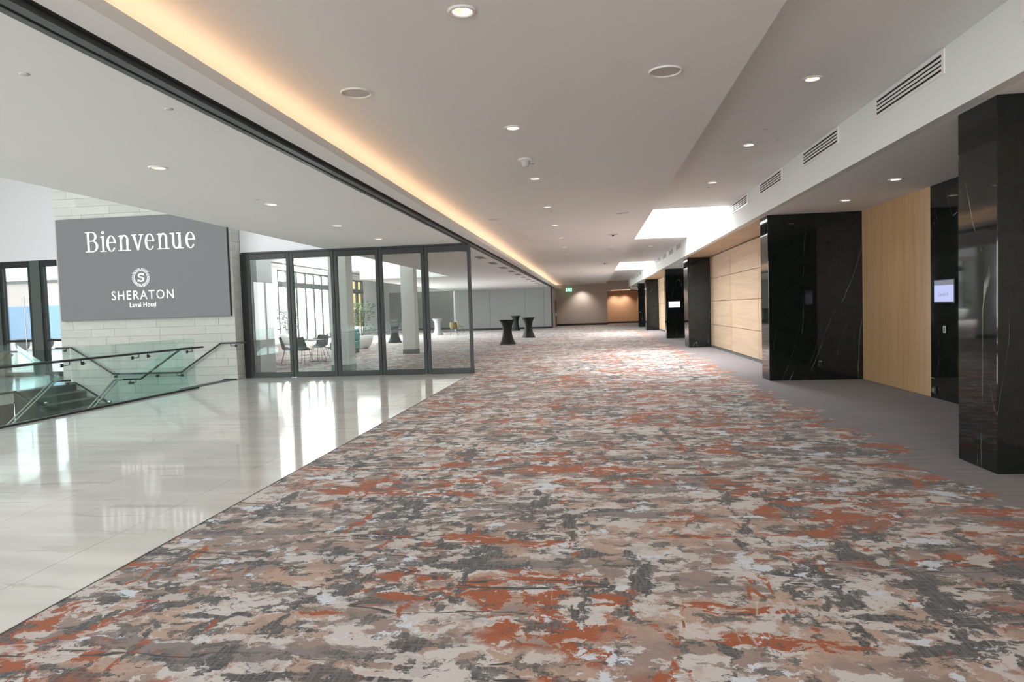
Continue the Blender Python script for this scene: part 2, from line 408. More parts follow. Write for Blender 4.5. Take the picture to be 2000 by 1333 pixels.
# atrium on the left
sbox('wall_entrance_upper', 'bluewhite', -25, -13.3, 18.0, 18.2, 3.36, 7.2)
sbox('wall_glass_header', 'bluewhite', -8.7, -6.45, 16.30, 16.5, 3.15, 7.2)
sbox('wall_atrium_right', 'paint', -6.45, -6.3, Y0, 16.5, ZL+.5, 7.2)
sbox('wall_atrium_west', 'paint', -19.2, -19.0, Y0, 18.2, -.2, 7.2)
sbox('ceiling_atrium', 'paint', -25.2, -6.3, Y0, 18.2, 7.2, 7.4)
sbox('wall_lounge_south', 'bluewhite', -13.39, -8.62, 16.95, 17.80, 0, ZH)
sbox('wall_lounge_south_west', 'bluewhite', -14.0, -13.85, 18.21, 28.0, 0, ZH)
sbox('wall_lounge_notch', 'bluewhite', -17.9, -14.0, 27.85, 28.0, 0, ZH)

# stone-clad wall with individual courses
SX0, SX1, SYF = -13.39, -8.70, 15.90
sw = sbox('wall_stone', 'grout', SX0, SX1-.03, SYF+.03, 16.95, -3.3, 7.2)
z = -.9; row = 0
while z < 5.3:
    h = .205; x = SX0; first = True
    while x < SX1-.01:
        wd = random.choice((.62, .82, 1.02, 1.22)) if not first else random.uniform(.3, 1.1)
        first = False
        x1 = min(SX1, x+wd)
        if SX1-x1 < .2: x1 = SX1
        pr = random.uniform(0, .006)
        MB().bbox(x+.0018, x1-.0018, SYF-pr, SYF+.032, z+.0018, z+h-.0018, .002).build('stone_block', 'stone', sw)
        x = x1
    if z > -.15:
        MB().bbox(SX1-.032, SX1+.002, SYF+.034, 16.28, z+.0018, z+h-.0018, .002).build('stone_block', 'stone', sw)
    z += h; row += 1

# ------------------------------------------------------------------ black marble pillars and oak bays on the right
def pillar(x0, x1, y0, y1, label):
    o = MB().bbox(x0, x1, y0, y1, 0, ZS, .006).build('marble_pillar', 'blackmarble')
    return tag(o, label, 'pillar')
pillar(3.33, 5.02, N_Y, N_Y+.60, 'black veined marble pillar in front of the wall tablet')
pillar(3.335, 5.02, A_Y, A_Y+.56, 'wide black marble pillar with a floor outlet beside the plain oak wall')
pillar(3.36, 4.14, B_Y, B_Y+1.0, 'black marble pillar ending the nearest gridded oak wall')
pillar(3.36, 5.02, C_Y, C_Y+.56, 'black marble pillar carrying the small bright screen')
pillar(3.36, 4.14, D_Y, D_Y+1.0, 'narrow black marble pillar past the pillar with the bright screen')
pillar(3.36, 5.02, E_Y, E_Y+.56, 'last black marble pillar before the amber lit end wall')
# recess by the camera: plain oak wall, black marble wall with tablet
o = MB().bbox(5.02, 5.14, 10.83, 13.395, .004, ZS, .003).build('wall_oak_plain', 'oak_v'); o['kind'] = 'structure'
o = MB().bbox(5.02, 5.14, 6.68, 10.825, 0, ZS, .003).build('wall_recess_marble', 'blackmarble'); o['kind'] = 'structure'
# gridded oak walls
def oak_bay(y0, y1, joints, nm):
    bw = sbox(nm, 'groove', 4.15, 4.25, y0, y1, 0, ZS)
    zs = [.075, .79, 1.59, 2.355, 3.10]
    ysx = [y0+.02] + joints + [y1-.02]
    for i in range(len(ysx)-1):
        for j in range(4):
            MB().bbox(4.12, 4.155, ysx[i]+.006, ysx[i+1]-.006, zs[j]+.006, zs[j+1]-.006, .002).build('oak_panel', 'oak_h', bw)
        for e in (ysx[i]+.10, ysx[i+1]-.10):
            B(4.116, 4.122, e-.012, e+.012, zs[0]+.006, zs[4]-.006).build('edge_strip', 'oak_v', bw)
    B(4.118, 4.155, y0+.02, y1-.02, .0, .068).build('kick_plate', 'grey_metal', bw)
    return bw
oak_bay(A_Y+.56, B_Y, [17.42, 20.90], 'wall_oak_bay')
oak_bay(C_Y+.56, D_Y, [35.4, 38.9], 'wall_oak_bay_far')
sbox('wall_oak_bay_last', 'oak_h', 4.15, 4.25, E_Y+.56, YB, 0, ZS)
# thin oak textured sheet under the soffit over the bays
for a, b in ((A_Y+.56, B_Y), (C_Y+.56, D_Y)):
    sbox('ceiling_oak_soffit', 'oak_h', 3.305, 4.16, a, b, ZS-.012, ZS+.002)

# ------------------------------------------------------------------ end of the hall
sbox('wall_end', 'wallgrey', -3.06, 1.38, 59.0, 59.2, 0, 4.0)
sbox('baseboard_end', 'base', -2.94, 1.38, 58.97, 59.0, 0, .17)
sbox('wall_end_header', 'wallgrey', 1.38, 3.36, 59.0, 59.2, 2.93, 4.0)
sbox('wall_end_side', 'wallgrey', 1.28, 1.38, 59.2, 61.8, 0, 2.93)
sbox('wall_end_niche', 'warmlit_wall', 1.28, 4.2, 61.8, 62.0, 0, 2.98)
sbox('baseboard_niche', 'base', 1.40, 4.15, 61.77, 61.8, 0, .17)
sbox('ceiling_niche', 'paint', 1.28, 4.2, 59.2, 61.8, 2.93, 3.05)
sbox('trim_opening_led', 'led_pink', 1.75, 3.35, 58.985, 59.0, 2.90, 2.935)
sbox('wall_hall_left', 'wallgrey', -3.06, -2.96, 53.6, 59.0, 0, ZL+.03)
d = sbox('door_3', 'black_metal', -2.96, -2.935, 56.6, 58.5, 0, 2.25)
B(-2.935, -2.90, 57.0, 57.05, .9, 1.15).build('door_handle', 'steel', d)

# grey movable partition at the back of the lounge
pt = thing('movable_partition', (-6.85, 53.05, 0), 'long grey fabric movable partition at the back of the lounge', 'partition')
for a, b in ((-10.62, -7.85), (-7.85, -5.10), (-5.10, -3.62), (-3.62, -3.07)):
    MB().bbox(a+.006, b-.006, 53.0, 53.1, .14, ZL-.005, .006).build('partition_panel', 'fabric_panel', pt)
B(-10.62, -3.07, 53.04, 53.09, .1, ZL-.006).build('core', 'base', pt)
B(-10.62, -3.07, 52.985, 53.1, .0, .14).build('bottom_seal', 'base', pt)
B(-3.07, -2.965, 52.98, 53.12, 0, ZL-.005).build('end_post', 'black_metal', pt)
sbox('wall_lounge_return', 'paint', -10.75, -10.63, 53.0, 58.8, 0, ZL)
sbox('wall_lounge_back', 'fabric_panel', -17.9, -10.75, 58.8, 59.0, 0, 3.35)
sbox('wall_lounge_back_upper', 'paint', -17.9, -10.7, 58.75, 59.0, 3.35, ZH)
sbox('baseboard_lounge_back', 'base', -17.7, -10.75, 58.76, 58.8, 0, .14)
# lounge window wall (x = -17.7)
for i, (a, b) in enumerate(((28.0, 37.2), (45.0, 48.2), (52.0, 59.0))): sbox('wall_lounge_west', 'paint', -17.9, -17.7, a, b, 0, ZH)
sbox('wall_lounge_west_lintel', 'paint', -17.9, -17.7, 37.2, 45.0, 4.25, ZH)
sbox('wall_lounge_west_lintel_far', 'paint', -17.9, -17.7, 48.2, 52.0, 4.15, ZH)
sbox('wall_lounge_west_sill', 'paint', -17.9, -17.7, 48.2, 52.0, 0, .35)
sbox('trim_lounge_cornice', 'trim', -17.7, -17.45, 30.0, 58.7, 4.40, 4.52)
def window_wall(nm, y0, y1, n, z0, z1, zt):
    wd = thing(nm, (-17.8, (y0+y1)/2, z0), None, None, kind='structure')
    st = (y1-y0)/n
    for k in range(n+1):
        hw = .09 if k in (0, n) else .11
        c = min(max(y0+k*st, y0+hw), y1-hw)
        B(-17.88, -17.72, c-hw, c+hw, z0, z1).build('mullion', 'black_metal', wd)
    B(-17.87, -17.70, y0, y1, zt-.16, zt+.16).build('transom', 'black_metal', wd)
    for q in (z0+.05, z1-.05): B(-17.87, -17.73, y0, y1, q-.05, q+.05).build('rail', 'black_metal', wd)
    for k in range(n):
        for a, b in ((z0+.1, zt-.16), (zt+.16, z1-.1)):
            B(-17.81, -17.795, y0+k*st+.09, y0+(k+1)*st-.09, a, b).build('pane', 'glass_window', wd)
window_wall('window_1', 37.2, 45.0, 6, 0, 4.25, 3.42)
window_wall('window_2', 48.2, 52.0, 3, .35, 4.15, 3.30)

# unseen frames added around the fill lights behind the camera and atrium side
w3 = thing('added_lobby_frame', (-1.6, -7.85, .3), None, None, kind='structure')
for k in range(8): B(-6.1+9.0*k/7-.04, -6.1+9.0*k/7+.04, -7.88, -7.80, .3, 3.1).build('mullion', 'black_metal', w3)
for q in (.3, 3.1): B(-6.1, 2.9, -7.88, -7.80, q-.04, q+.04).build('rail', 'black_metal', w3)
w4 = thing('added_atrium_frame', (-18.85, 1.2, .2), None, None, kind='structure')
for k in range(12): B(-18.88, -18.80, -6.8+16.0*k/11-.04, -6.8+16.0*k/11+.04, .2, 3.6).build('mullion', 'black_metal', w4)
for q in (.2, 3.6): B(-18.88, -18.80, -6.8, 9.2, q-.04, q+.04).build('rail', 'black_metal', w4)
# entrance glazing beside the stone wall (y = 18)
def entrance_door(nm, x0, x1):
    wd = thing(nm, ((x0+x1)/2, 18.1, 0), None, None, kind='structure')
    for a, b in ((x0, x0+.10), (x1-.10, x1)): B(a, b, 18.03, 18.15, 0, 3.30).build('stile', 'black_metal', wd)
    for a, b in ((0, .14), (1.02, 1.09), (3.18, 3.30)): B(x0+.1, x1-.1, 18.04, 18.14, a, b).build('rail', 'black_metal', wd)
    for a, b in ((.14, 1.02), (1.09, 3.18)): B(x0+.1, x1-.1, 18.085, 18.10, a, b).build('pane', 'glass_window', wd)
    MB().tube([(x1-.2, 17.96, .35), (x1-.2, 17.96, 2.35)], .014).build('pull_handle', 'steel', wd)
entrance_door('door_1', -17.02, -16.02); entrance_door('door_2', -15.72, -14.72)
entrance_door('door_4', -18.36, -17.36)
for a, b in ((-17.36, -17.02), (-16.02, -15.72), (-14.72, -13.3), (-25, -18.36)):
    sbox('wall_entrance_pier', 'grey_metal' if b-a < .5 else 'bluewhite', a, b, 18.0, 18.18, 0, 3.36)
sbox('trim_entrance_head', 'black_metal', -18.36, -14.72, 18.02, 18.17, 3.30, 3.36)

# ------------------------------------------------------------------ columns in the lounge
def column(x, y, lab):
    c = thing('square_column', (x, y, 0), lab, 'column')
    MB().bbox(x-.25, x+.25, y-.25, y+.25, .17, ZH, .008).build('shaft', 'paint', c)
    MB().bbox(x-.262, x+.262, y-.262, y+.262, 0, .17, .006).build('base', 'grey_metal', c)
column(-6.74, 17.95, 'white square column just behind the glass partition')
column(-6.72, 24.90, 'white square column further into the lounge')

# ------------------------------------------------------------------ ceiling track and glass partition
tr = thing('trim_partition_track', (-2.87, 23, ZL-.02), None, None, kind='structure')
B(-2.975, -2.925, Y0, 53.0, ZL-.035, ZL+.03).build('outer_rail', 'grey_metal', tr)
B(-2.925, -2.905, Y0, 53.0, ZL+.0, ZL+.03).build('slot', 'groove', tr)
B(-2.905, -2.835, Y0, 53.0, ZL-.030, ZL+.03).build('inner_rail', 'grey_metal', tr)
B(-2.835, -2.775, Y0, 53.0, ZL+.005, ZL+.03).build('shadow_gap', 'groove', tr)
GX0, GX1, GY = -8.64, -2.85, 16.30
sbox('trim_partition_head', 'black_metal', GX0, -2.905, GY-.05, GY+.07, ZL-.045, ZL+.0)
sbox('trim_partition_jamb', 'black_metal', GX0-.06, GX0+.09, GY-.03, GY+.09, 0, ZL-.045)
n = 5; st = (GX1-GX0-.09)/n
names = ['next to the stone wall', 'second from the stone wall', 'in the middle of the partition', 'second from the carpet', 'at the open carpet end']
for k in range(n):
    a = GX0+.09+k*st+.004; b = a+st-.008
    p = thing('glass_partition_panel', ((a+b)/2, GY, 0), 'black framed sliding glass panel ' + names[k], 'glass panel', 'sliding glass partition panels')
    ws = .082
    for s0 in (a, b-ws): MB().bbox(s0, s0+ws, GY-.035, GY+.045, .008, ZL-.047, .004).build('stile', 'black_metal', p)
    MB().bbox(a+ws, b-ws, GY-.035, GY+.045, ZL-.19, ZL-.047, .004).build('top_rail', 'black_metal', p)
    MB().bbox(a+ws, b-ws, GY-.035, GY+.045, .008, .135, .004).build('bottom_rail', 'black_metal', p)
    B(a+ws-.01, b-ws+.01, GY, GY+.012, .125, ZL-.18).build('pane', 'glass', p)
    B(a+ws, b-ws, GY-.02, GY+.03, 0, .01).build('floor_seal', 'black_plastic', p)

# ------------------------------------------------------------------ staircase
LZ = -.70
stt = thing('staircase', (-11.05, 14.2, LZ), 'charcoal stone staircase with glass railings sunk between marble floor and entrance', 'staircase')
SY0, SY1 = 14.06, 15.885
B(-11.98, -10.13, SY0-.02, SY1, LZ-.16, LZ).build('landing', 'stair', stt)
for k in range(4):
    zt = 0 - k*.175
    if k == 0: x0, x1 = -9.06, -8.73
    else: x0, x1 = -9.06-.27*k, -9.06-.27*(k-1)
    s_ = B(x0, x1, SY0, SY1, zt-.34, zt-.001).build('step', 'stair', stt); B(x0-.012, x0+.035, SY0+.02, SY1-.02, zt-.03, zt+.003).build('nosing', 'nosing', s_)
    if k == 0: x0, x1 = -13.048, -13.04
    else: x0, x1 = -13.04+.27*(k-1), -13.04+.27*k
    s_ = B(x0, x1, SY0, SY1, zt-.34, zt-.001).build('step', 'stair', stt); B(x1-.035, x1+.012, SY0+.02, SY1-.02, zt-.03, zt+.003).build('nosing', 'nosing', s_)
for k in range(14):
    zt = LZ-.175*(k+1); y1 = SY0-.28*k; y0 = y1-.28
    s_ = B(-11.96, -10.44, y0, y1, zt-.3, zt).build('step', 'stair', stt); B(-11.94, -10.46, y1-.292, y1-.245, zt-.03, zt+.003).build('nosing', 'nosing', s_)
# flank slabs of the side flights
MB().prism([(-13.05, -.02), (-13.05, -.9), (-11.96, -.9), (-11.96, LZ-.02)], SY0-.06, SY0, 'y').build('stringer', 'stair', stt)
MB().prism([(-9.06, -.02), (-8.75, -.02), (-8.75, -.9), (-10.44, -.9), (-10.44, LZ-.02), (-10.13, LZ-.02)][::-1], SY0-.06, SY0, 'y').build('stringer', 'stair', stt)
MB().prism([(-8.72, .03), (-9.06, .03), (-10.14, LZ+.09), (-11.96, LZ+.09), (-13.06, .03), (-13.3, .03), (-13.3, .0), (-13.06, -.0), (-11.96, LZ), (-10.14, LZ), (-9.06, .0), (-8.72, .0)][::-1], SYF-.016, SYF-.0065, 'y').build('wall_skirting', 'base', stt)

RAILR = .021
def handrail_brackets(par, pts, wall, axis):
    for (p, dr) in pts:
        x, y, z = p
        if axis == 'x':   # mounted on a plane of constant x
            b_ = MB().tube([(x, y, z-.015), (x, y, z-.075), (x, y+dr*.10, z-.075)], .008, 6); b_.tube([(x, y+dr*.10, z-.075), (wall, y+dr*.10, z-.075)], .008, 6)
            o_ = b_.build('bracket', 'dark_steel', par); MB().bbox(min(wall, wall+.02), max(wall, wall+.02), y+dr*.10-.03, y+dr*.10+.03, z-.105, z-.045, .003).build('mounting_plate', 'black_metal', o_)
        else:
            b_ = MB().tube([(x, y, z-.015), (x, y, z-.075), (x+dr*.10, y, z-.075)], .008, 6); b_.tube([(x+dr*.10, y, z-.075), (x+dr*.10, wall, z-.075)], .008, 6)
            o_ = b_.build('bracket', 'dark_steel', par); MB().bbox(x+dr*.10-.03, x+dr*.10+.03, wall-.02, wall, z-.105, z-.045, .003).build('mounting_plate', 'black_metal', o_)
# balustrade beside the marble floor
bal = thing('glass_balustrade', (RX, 9, 0), 'glass balustrade with dark handrail along the marble floor edge', 'balustrade')
jy = [14.05, 12.22, 10.48, 8.72, 6.96, 5.2, 3.44, 1.7]
for k in range(len(jy)-1):
    B(RX-.009, RX+.009, jy[k+1]+.006, jy[k]-.006, .0, 1.11).build('glass_pane', 'glass_green', bal)
B(RX-.03, RX+.03, 1.6, 14.12, -.02, .035).build('base_shoe', 'dark_steel', bal)
MB().tube([(RX+.075, 1.6, .90), (RX+.075, 14.27, .90)], RAILR, 10).build('handrail', 'dark_steel', bal)
handrail_brackets(bal, [((RX+.075, y, .90), s) for q in jy[1:-1] for y, s in ((q-.13, -1), (q+.13, 1))] + [((RX+.075, 13.85, .90), -1)], RX+.009, 'x')
# handrail on the stone wall
wh = thing('wall_handrail', (-11, 15.85, LZ), 'dark bent handrail fixed to the stone wall above the stairs', 'handrail')
MB().tube([(-8.40, 15.82, .92), (-9.06, 15.82, .915), (-10.14, 15.82, .218), (-11.96, 15.82, .218), (-13.06, 15.82, .905), (-13.5, 15.82, .905)], RAILR, 10).build('rail', 'dark_steel', wh)
handrail_brackets(wh, [((-8.80, 15.82, .917), 1), ((-10.26, 15.82, .218), 1), ((-10.72, 15.82, .218), -1), ((-11.85, 15.82, .218), -1), ((-13.2, 15.82, .905), -1)], SYF-.002, 'y')
# east and west stair rails with glass, turning down the central flight
def stair_rail(side):
    xs = (-9.02, -10.02, -10.47) if side == 'e' else (-12.95, -11.95, -11.95)
    g = stt          # the railings are fixed to the stair: parts of it
    yr = SY0+.06 if side == 'e' else SY0+.06
    xq = xs[2] if side == 'e' else -11.98
    path = [(-8.74, yr, .90), (xs[0], yr, .88), (xs[1], yr, .23), (xq+.04, yr, .225)] if side == 'e' else [(-13.45, yr, .915), (xs[0], yr, .91), (xs[1]-.04, yr, .225), (xs[1]+.22, yr, .225)]
    MB().tube(path, RAILR, 10).build('rail', 'dark_steel', g)
    yc0 = SY0-.02; dz = .175/.28
    for off in (0, .10):
        xx = xq+off-.05
        MB().tube([(xx, yc0+.04, .23), (xx, yc0-.12, .23), (xx, yc0-3.6, .23-3.48*dz)], .019, 10).build('descending_rail', 'steel', g)
    if side == 'e': poly = [(xs[0]+.2, .0), (xs[0], 1.05), (xs[1], .38), (xq, .38), (xq, LZ), (xs[1], LZ)]
    else: poly = [(xs[0]-.2, .0), (xs[0], 1.07), (xs[1], .38), (xs[1], LZ)]
    if side == 'w': poly = poly[::-1]
    MB().prism(poly, SY0-.01, SY0+.008, 'y').build('glass_pane', 'glass_green', g)
    MB().prism([(yc0-.02, .32), (yc0-3.4, .32-3.38*dz), (yc0-3.4, LZ-3.38*dz), (yc0-.02, LZ)], xq-.008, xq+.008, 'x').build('glass_pane', 'glass_green', g)
    for y in (yc0-.35, yc0-.9, yc0-1.5):
        MB().tube([(xq-.03, y, .1-.3*dz*0+(y-yc0)*dz-.1), (xq+.03, y, .1+(y-yc0)*dz-.1)], .028, 10).build('glass_stud', 'steel', g)
    handrail_brackets(g, [((xs[1]-.12, yr, .228), -1), ((xq+.2, yr, .228), 1)] if side == 'e' else [((xs[1]+.1, yr, .228), 1), ((-13.2, yr, .915), 1)], SY0+.005, 'y')
stair_rail('e')
stair_rail('w')
sbox('trim_stairwell_edge', 'dark_steel', -13.06, -13.03, 1.6, SY0, -.02, .03)
bw = thing('glass_balustrade', (-13.05, 9, 0), 'glass balustrade at the entrance side of the stairwell', 'balustrade')
for k in range(5):
    B(-13.06, -13.04, 14.0-1.75*(k+1)+.006, 14.0-1.75*k-.006, 0, 1.08).build('glass_pane', 'glass_green', bw)

# ------------------------------------------------------------------ welcome sign (LED wall)
def strip_poly(mb, L, R, x0, z0, y0, y1, sc_=1.0):
    P = lambda q, y: (x0+q[0]*sc_, y, z0+q[1]*sc_)
    k = len(L); v = [P(q, y0) for q in L] + [P(q, y0) for q in R] + [P(q, y1) for q in L] + [P(q, y1) for q in R]
    f = []
    for i in range(k-1):
        f += [(i, i+1, k+i+1, k+i), (2*k+i, 3*k+i, 3*k+i+1, 2*k+i+1), (i, 2*k+i, 2*k+i+1, i+1), (k+i, k+i+1, 3*k+i+1, 3*k+i)]
    f += [(0, k, 3*k, 2*k), (k-1, 3*k-1, 4*k-1, 2*k-1)]
    mb.add(v, f)
def rect(x0, x1, z0, z1): return ([(x0, z0), (x1, z0)], [(x0, z1), (x1, z1)])
def quad(a, b, c, d): return ([a, b], [d, c])
def ring(cx, cz, rx, rz, wt, wn, a0, a1, n=20, sx=0.0, sz=0.0):
    L, R = [], []
    for i in range(n+1):
        a = math.radians(a0+(a1-a0)*i/n)
        L.append((cx+rx*math.cos(a), cz+rz*math.sin(a))); R.append((cx+sx+(rx-wt)*math.cos(a), cz+sz+(rz-wn)*math.sin(a)))
    return (L, R)
W_, T_, SF = .050, .019, .017; XH, CH = .385, .50
def g_B():
    return [rect(.055, .055+W_+.004, 0, CH), rect(0, .19, 0, SF), rect(0, .18, CH-SF, CH), rect(.11, .2, .262, .262+T_), ring(.175, .381, .135, .119, .055, T_, 90, -90), ring(.185, .142, .155, .142, .06, T_, 90, -90)]
def g_i(): return [rect(.055, .055+W_, 0, XH), rect(0, .165, 0, SF), quad((.0, XH-.03), (.075, XH-.035), (.113, XH), (.06, XH)), ring(.083, .47, .038, .038, .0379, .0379, 0, 360, 16)]
def g_e(): return [ring(.125, XH/2, .125, XH/2+.006, .052, T_, 2, 325, 28, .006), rect(.04, .248, .205, .205+T_)]
def g_n(): return [rect(.055, .055+W_, 0, XH), rect(0, .16, 0, SF), quad((.0, XH-.03), (.075, XH-.035), (.113, XH), (.06, XH)), ring(.175, .255, .107, .138, W_, .036, 0, 165, 18), rect(.224, .224+W_, 0, .257), rect(.175, .33, 0, SF)]
def g_v(): return [quad((.03, XH), (.095, XH), (.185, 0), (.15, 0)), quad((.265, XH), (.29, XH), (.185, 0), (.158, .03)), rect(-.005, .135, XH-SF, XH), rect(.205, .325, XH-SF, XH)]
def g_u(): return [rect(.055, .055+W_, .13, XH), quad((-.005, XH-.03), (.075, XH-.035), (.113, XH), (.0, XH)), ring(.162, .132, .107, .138, W_, .036, 180, 355, 18), rect(.224, .224+W_, 0, XH), rect(.165, .28, XH-.022, XH), rect(.25, .345, 0, SF)]
YS = 15.80
sg = thing('welcome_sign', (-11.02, YS, 1.588), 'large grey LED wall sign reading Bienvenue on the stone wall', 'sign')
MB().bbox(-13.276, -8.764, YS, SYF-.008, 1.588, 4.112, .004).build('screen', 'screen_bg', sg)
B(-13.282, -8.758, YS+.02, SYF-.006, 1.582, 4.118).build('bezel', 'black_metal', sg)
for gl, x0 in ((g_B, -12.487), (g_i, -12.089), (g_e, -11.918), (g_n, -11.61), (g_v, -11.25), (g_e, -10.893), (g_n, -10.58), (g_u, -10.224), (g_e, -9.826)):
    mb = MB()
    for L, R in gl(): strip_poly(mb, L, R, x0, 3.277, YS-.006, YS+.002)
    mb.build('letter', 'letter', sg)
# wreath emblem with an S
mb = MB(); CX, CZ, = -11.05, 2.602
for k in range(32):
    a = 2*PI*(k+.5)/32; s_ = 1 if math.cos(a) > 0 else -1
    for rr, l_ in ((.163, .034), (.203, .034)):
        a2 = a+s_*.10*(1 if rr < .18 else 0)
        p0 = (rr*math.cos(a2), rr*math.sin(a2)); p1 = ((rr+l_)*math.cos(a2-s_*.10), (rr+l_)*math.sin(a2-s_*.10)); t_ = .0068
        nx, nz = -math.sin(a2)*t_, math.cos(a2)*t_
        strip_poly(mb, [(p0[0]-nx, p0[1]-nz), (p1[0]-nx, p1[1]-nz)], [(p0[0]+nx, p0[1]+nz), (p1[0]+nx, p1[1]+nz)], CX, CZ, YS-.006, YS+.002)
mb.build('wreath_emblem', 'letter', sg)
mb = MB()
for L, R in (ring(0, .047, .078, .056, .034, .030, 20, 270, 20), ring(0, -.043, .084, .062, .036, .032, 90, -160, 20), quad((-.088, -.105), (-.074, -.105), (-.074, -.045), (-.088, -.045)), quad((.062, .045), (.076, .045), (.076, .104), (.062, .104))):
    strip_poly(mb, L, R, CX, CZ, YS-.006, YS+.002)
mb.build('emblem_letter', 'letter', sg)
def text(body, x0, x1, z0, h, y, par, mat, nm='lettering', bold=0.0, spacing=1.0, axis='y', depth=.004):
    cu = bpy.data.curves.new('txt', 'FONT'); cu.body = body; cu.size = 1; cu.offset = bold; cu.space_character = spacing; cu.resolution_u = 3
    ob = bpy.data.objects.new('txt', cu); COL.objects.link(ob); dg = bpy.context.evaluated_depsgraph_get(); dg.update()
    me = bpy.data.meshes.new_from_object(ob.evaluated_get(dg)); bpy.data.objects.remove(ob); bpy.data.curves.remove(cu)
    vs = [v.co.copy() for v in me.vertices]; fs = [tuple(p.vertices) for p in me.polygons]; bpy.data.meshes.remove(me)
    ax = min(v.x for v in vs); bx_ = max(v.x for v in vs); ay = min(v.y for v in vs); by = max(v.y for v in vs)
    sx = (x1-x0)/(bx_-ax); sz = h/(by-ay); mb = MB()
    if axis == 'y': mb.add([(x0+(v.x-ax)*sx, y, z0+(v.y-ay)*sz) for v in vs], fs)
    else: mb.add([(y, x0+(v.x-ax)*sx, z0+(v.y-ay)*sz) for v in vs], fs)
    return mb.build(nm, mat, par)
text('SHERATON', -11.858, -10.208, 2.062, .222, YS-.005, sg, 'letter', bold=-.004, spacing=1.2)
text('Laval', -11.386, -11.09, 1.872, .118, YS-.005, sg, 'letter', bold=-.002)
text('Hotel', -11.02, -10.69, 1.872, .118, YS-.005, sg, 'letter', bold=-.002)

# ------------------------------------------------------------------ ceiling fittings
def make_downlight(r=.098):
    t = thing('recessed_downlight', (0, 0, 0), 'x', 'downlight')
    MB().lathe([(r*.70, -.004), (r*.74, -.012), (r*.93, -.012), (r, -.004), (r, 0)], n=28).build('trim_ring', 'trim', t)
    MB().disc(0, 0, -.003, r*.72, 24, True).build('reflector', 'reflector', t)
    MB().lathe([(r*.66, -.0055), (r*.50, -.0055)], n=24, smooth=False).build('bright_rim', 'lamp', t)
    MB().lathe([(0.0, -.0062), (r*.30, -.0062)], cx=r*.22, cy=r*.12, n=20, smooth=False).build('lamp', 'lamp', t)
    return t
DL0 = make_downlight(); DLused = [False]
def spot(loc, power, size=1.9, color=(1, .92, .82), blend=.8):
    d_ = bpy.data.lights.new('downlight_beam', 'SPOT'); d_.energy = power; d_.spot_size = size; d_.spot_blend = blend; d_.color = color; d_.shadow_soft_size = .05
    o_ = bpy.data.objects.new('downlight_beam', d_); COL.objects.link(o_); o_.location = loc
def downlight(x, y, z, label, group, power=26, rot=0):
    o_ = DL0 if not DLused[0] else copy_tree(DL0)
    DLused[0] = True
    o_.location = (x, y, z); o_.rotation_euler.z = rot; tag(o_, label, 'downlight', group)
    if power: spot((x, y, z-.03), power)
for k in range(19):
    y = 1.62+3.0*k
    if y < 58: downlight(-.808, y, ZC, 'recessed downlight in the central ceiling row, ' + ORD[18-k] + ' counted from the end wall', 'central ceiling downlights', 60 if y < 6 else 110 if y < 34 else 80, random.uniform(0, .5))
for k, y in enumerate((1.5, 4.25, 6.92, 9.54, 12.15, 14.6)): downlight(-4.57, y, ZL, 'recessed downlight over the marble floor, ' + ORD[5-k] + ' from the glass partition', 'marble area downlights', 34)
def slab(y):
    if y < 16: return ORD[round((13.06-y)/2.87)] + ' before the nearest skylight'
    if y < 34: return ORD[round((y-26)/3.1)] + ' between the two skylights'
    return ORD[round((y-45)/3.6)] + ' past the far skylight'
for y in (1.6, 4.5, 7.25, 10.05, 12.95, 26.0, 29.2, 32.2, 45.0, 48.5, 52, 56): downlight(2.26, y, ZR, 'recessed downlight in the strip beside the bulkhead, ' + slab(y), 'side strip downlights', 16)
for k, y in enumerate((8.1, 10.01, 11.86)): downlight(4.2, y, ZS, 'recessed soffit downlight, ' + ORD[2-k] + ' from the wide marble pillar', 'recess soffit downlights', 9)
for y in (27.0, 29.2): downlight(4.4, y, ZS, 'recessed downlight in the soffit behind the bright screen pillar', 'far recess downlights', 9)
# wall washers
for (x, y, z, e) in ((-.75, 58.3, ZC, 170), (2.1, 61.3, 2.93, 110), (3.0, 61.3, 2.93, 110)):
    downlight(x, y, z, 'warm downlight washing the grey end wall near the exit sign' if x < 0 else 'warm downlight in the amber niche, ' + ('beside the grey wall' if x < 2.5 else 'beside the last marble pillar'), 'end wall washers', e)
for (x, y) in ((-14.6, 58.1), (-12.2, 58.1)): downlight(x, y, ZH, 'downlight washing the back wall of the lounge', 'lounge wall washers', 60)

def make_speaker(r=.145):
    t = thing('ceiling_speaker', (0, 0, 0), 'x', 'speaker')
    MB().lathe([(r*.86, -.003), (r*.90, -.014), (r*.97, -.014), (r, -.004), (r, 0)], n=32).build('bezel', 'trim', t)
    MB().lathe([(0, -.005), (r*.5, -.0045), (r*.88, -.003)], n=32).build('grille', 'grille', t)
    return t
SP0 = make_speaker()
SPL = ['nearest the cove, before the smoke detector', 'level with the largest bulkhead grille', 'on the cove side, past the smoke detector', 'just before the nearest skylight', 'on the cove side, past the nearest skylight', 'on the skylight side, past the nearest skylight']
for i, (x, y) in enumerate(((-2.065, 6.1), (.69, 6.11), (-2.06, 15.0), (.715, 15.0), (-2.06, 24.0), (.715, 24.0))):
    o_ = SP0 if i == 0 else copy_tree(SP0); o_.location = (x, y, ZC); tag(o_, 'flush round ceiling speaker ' + SPL[i], 'speaker', 'central ceiling speakers')

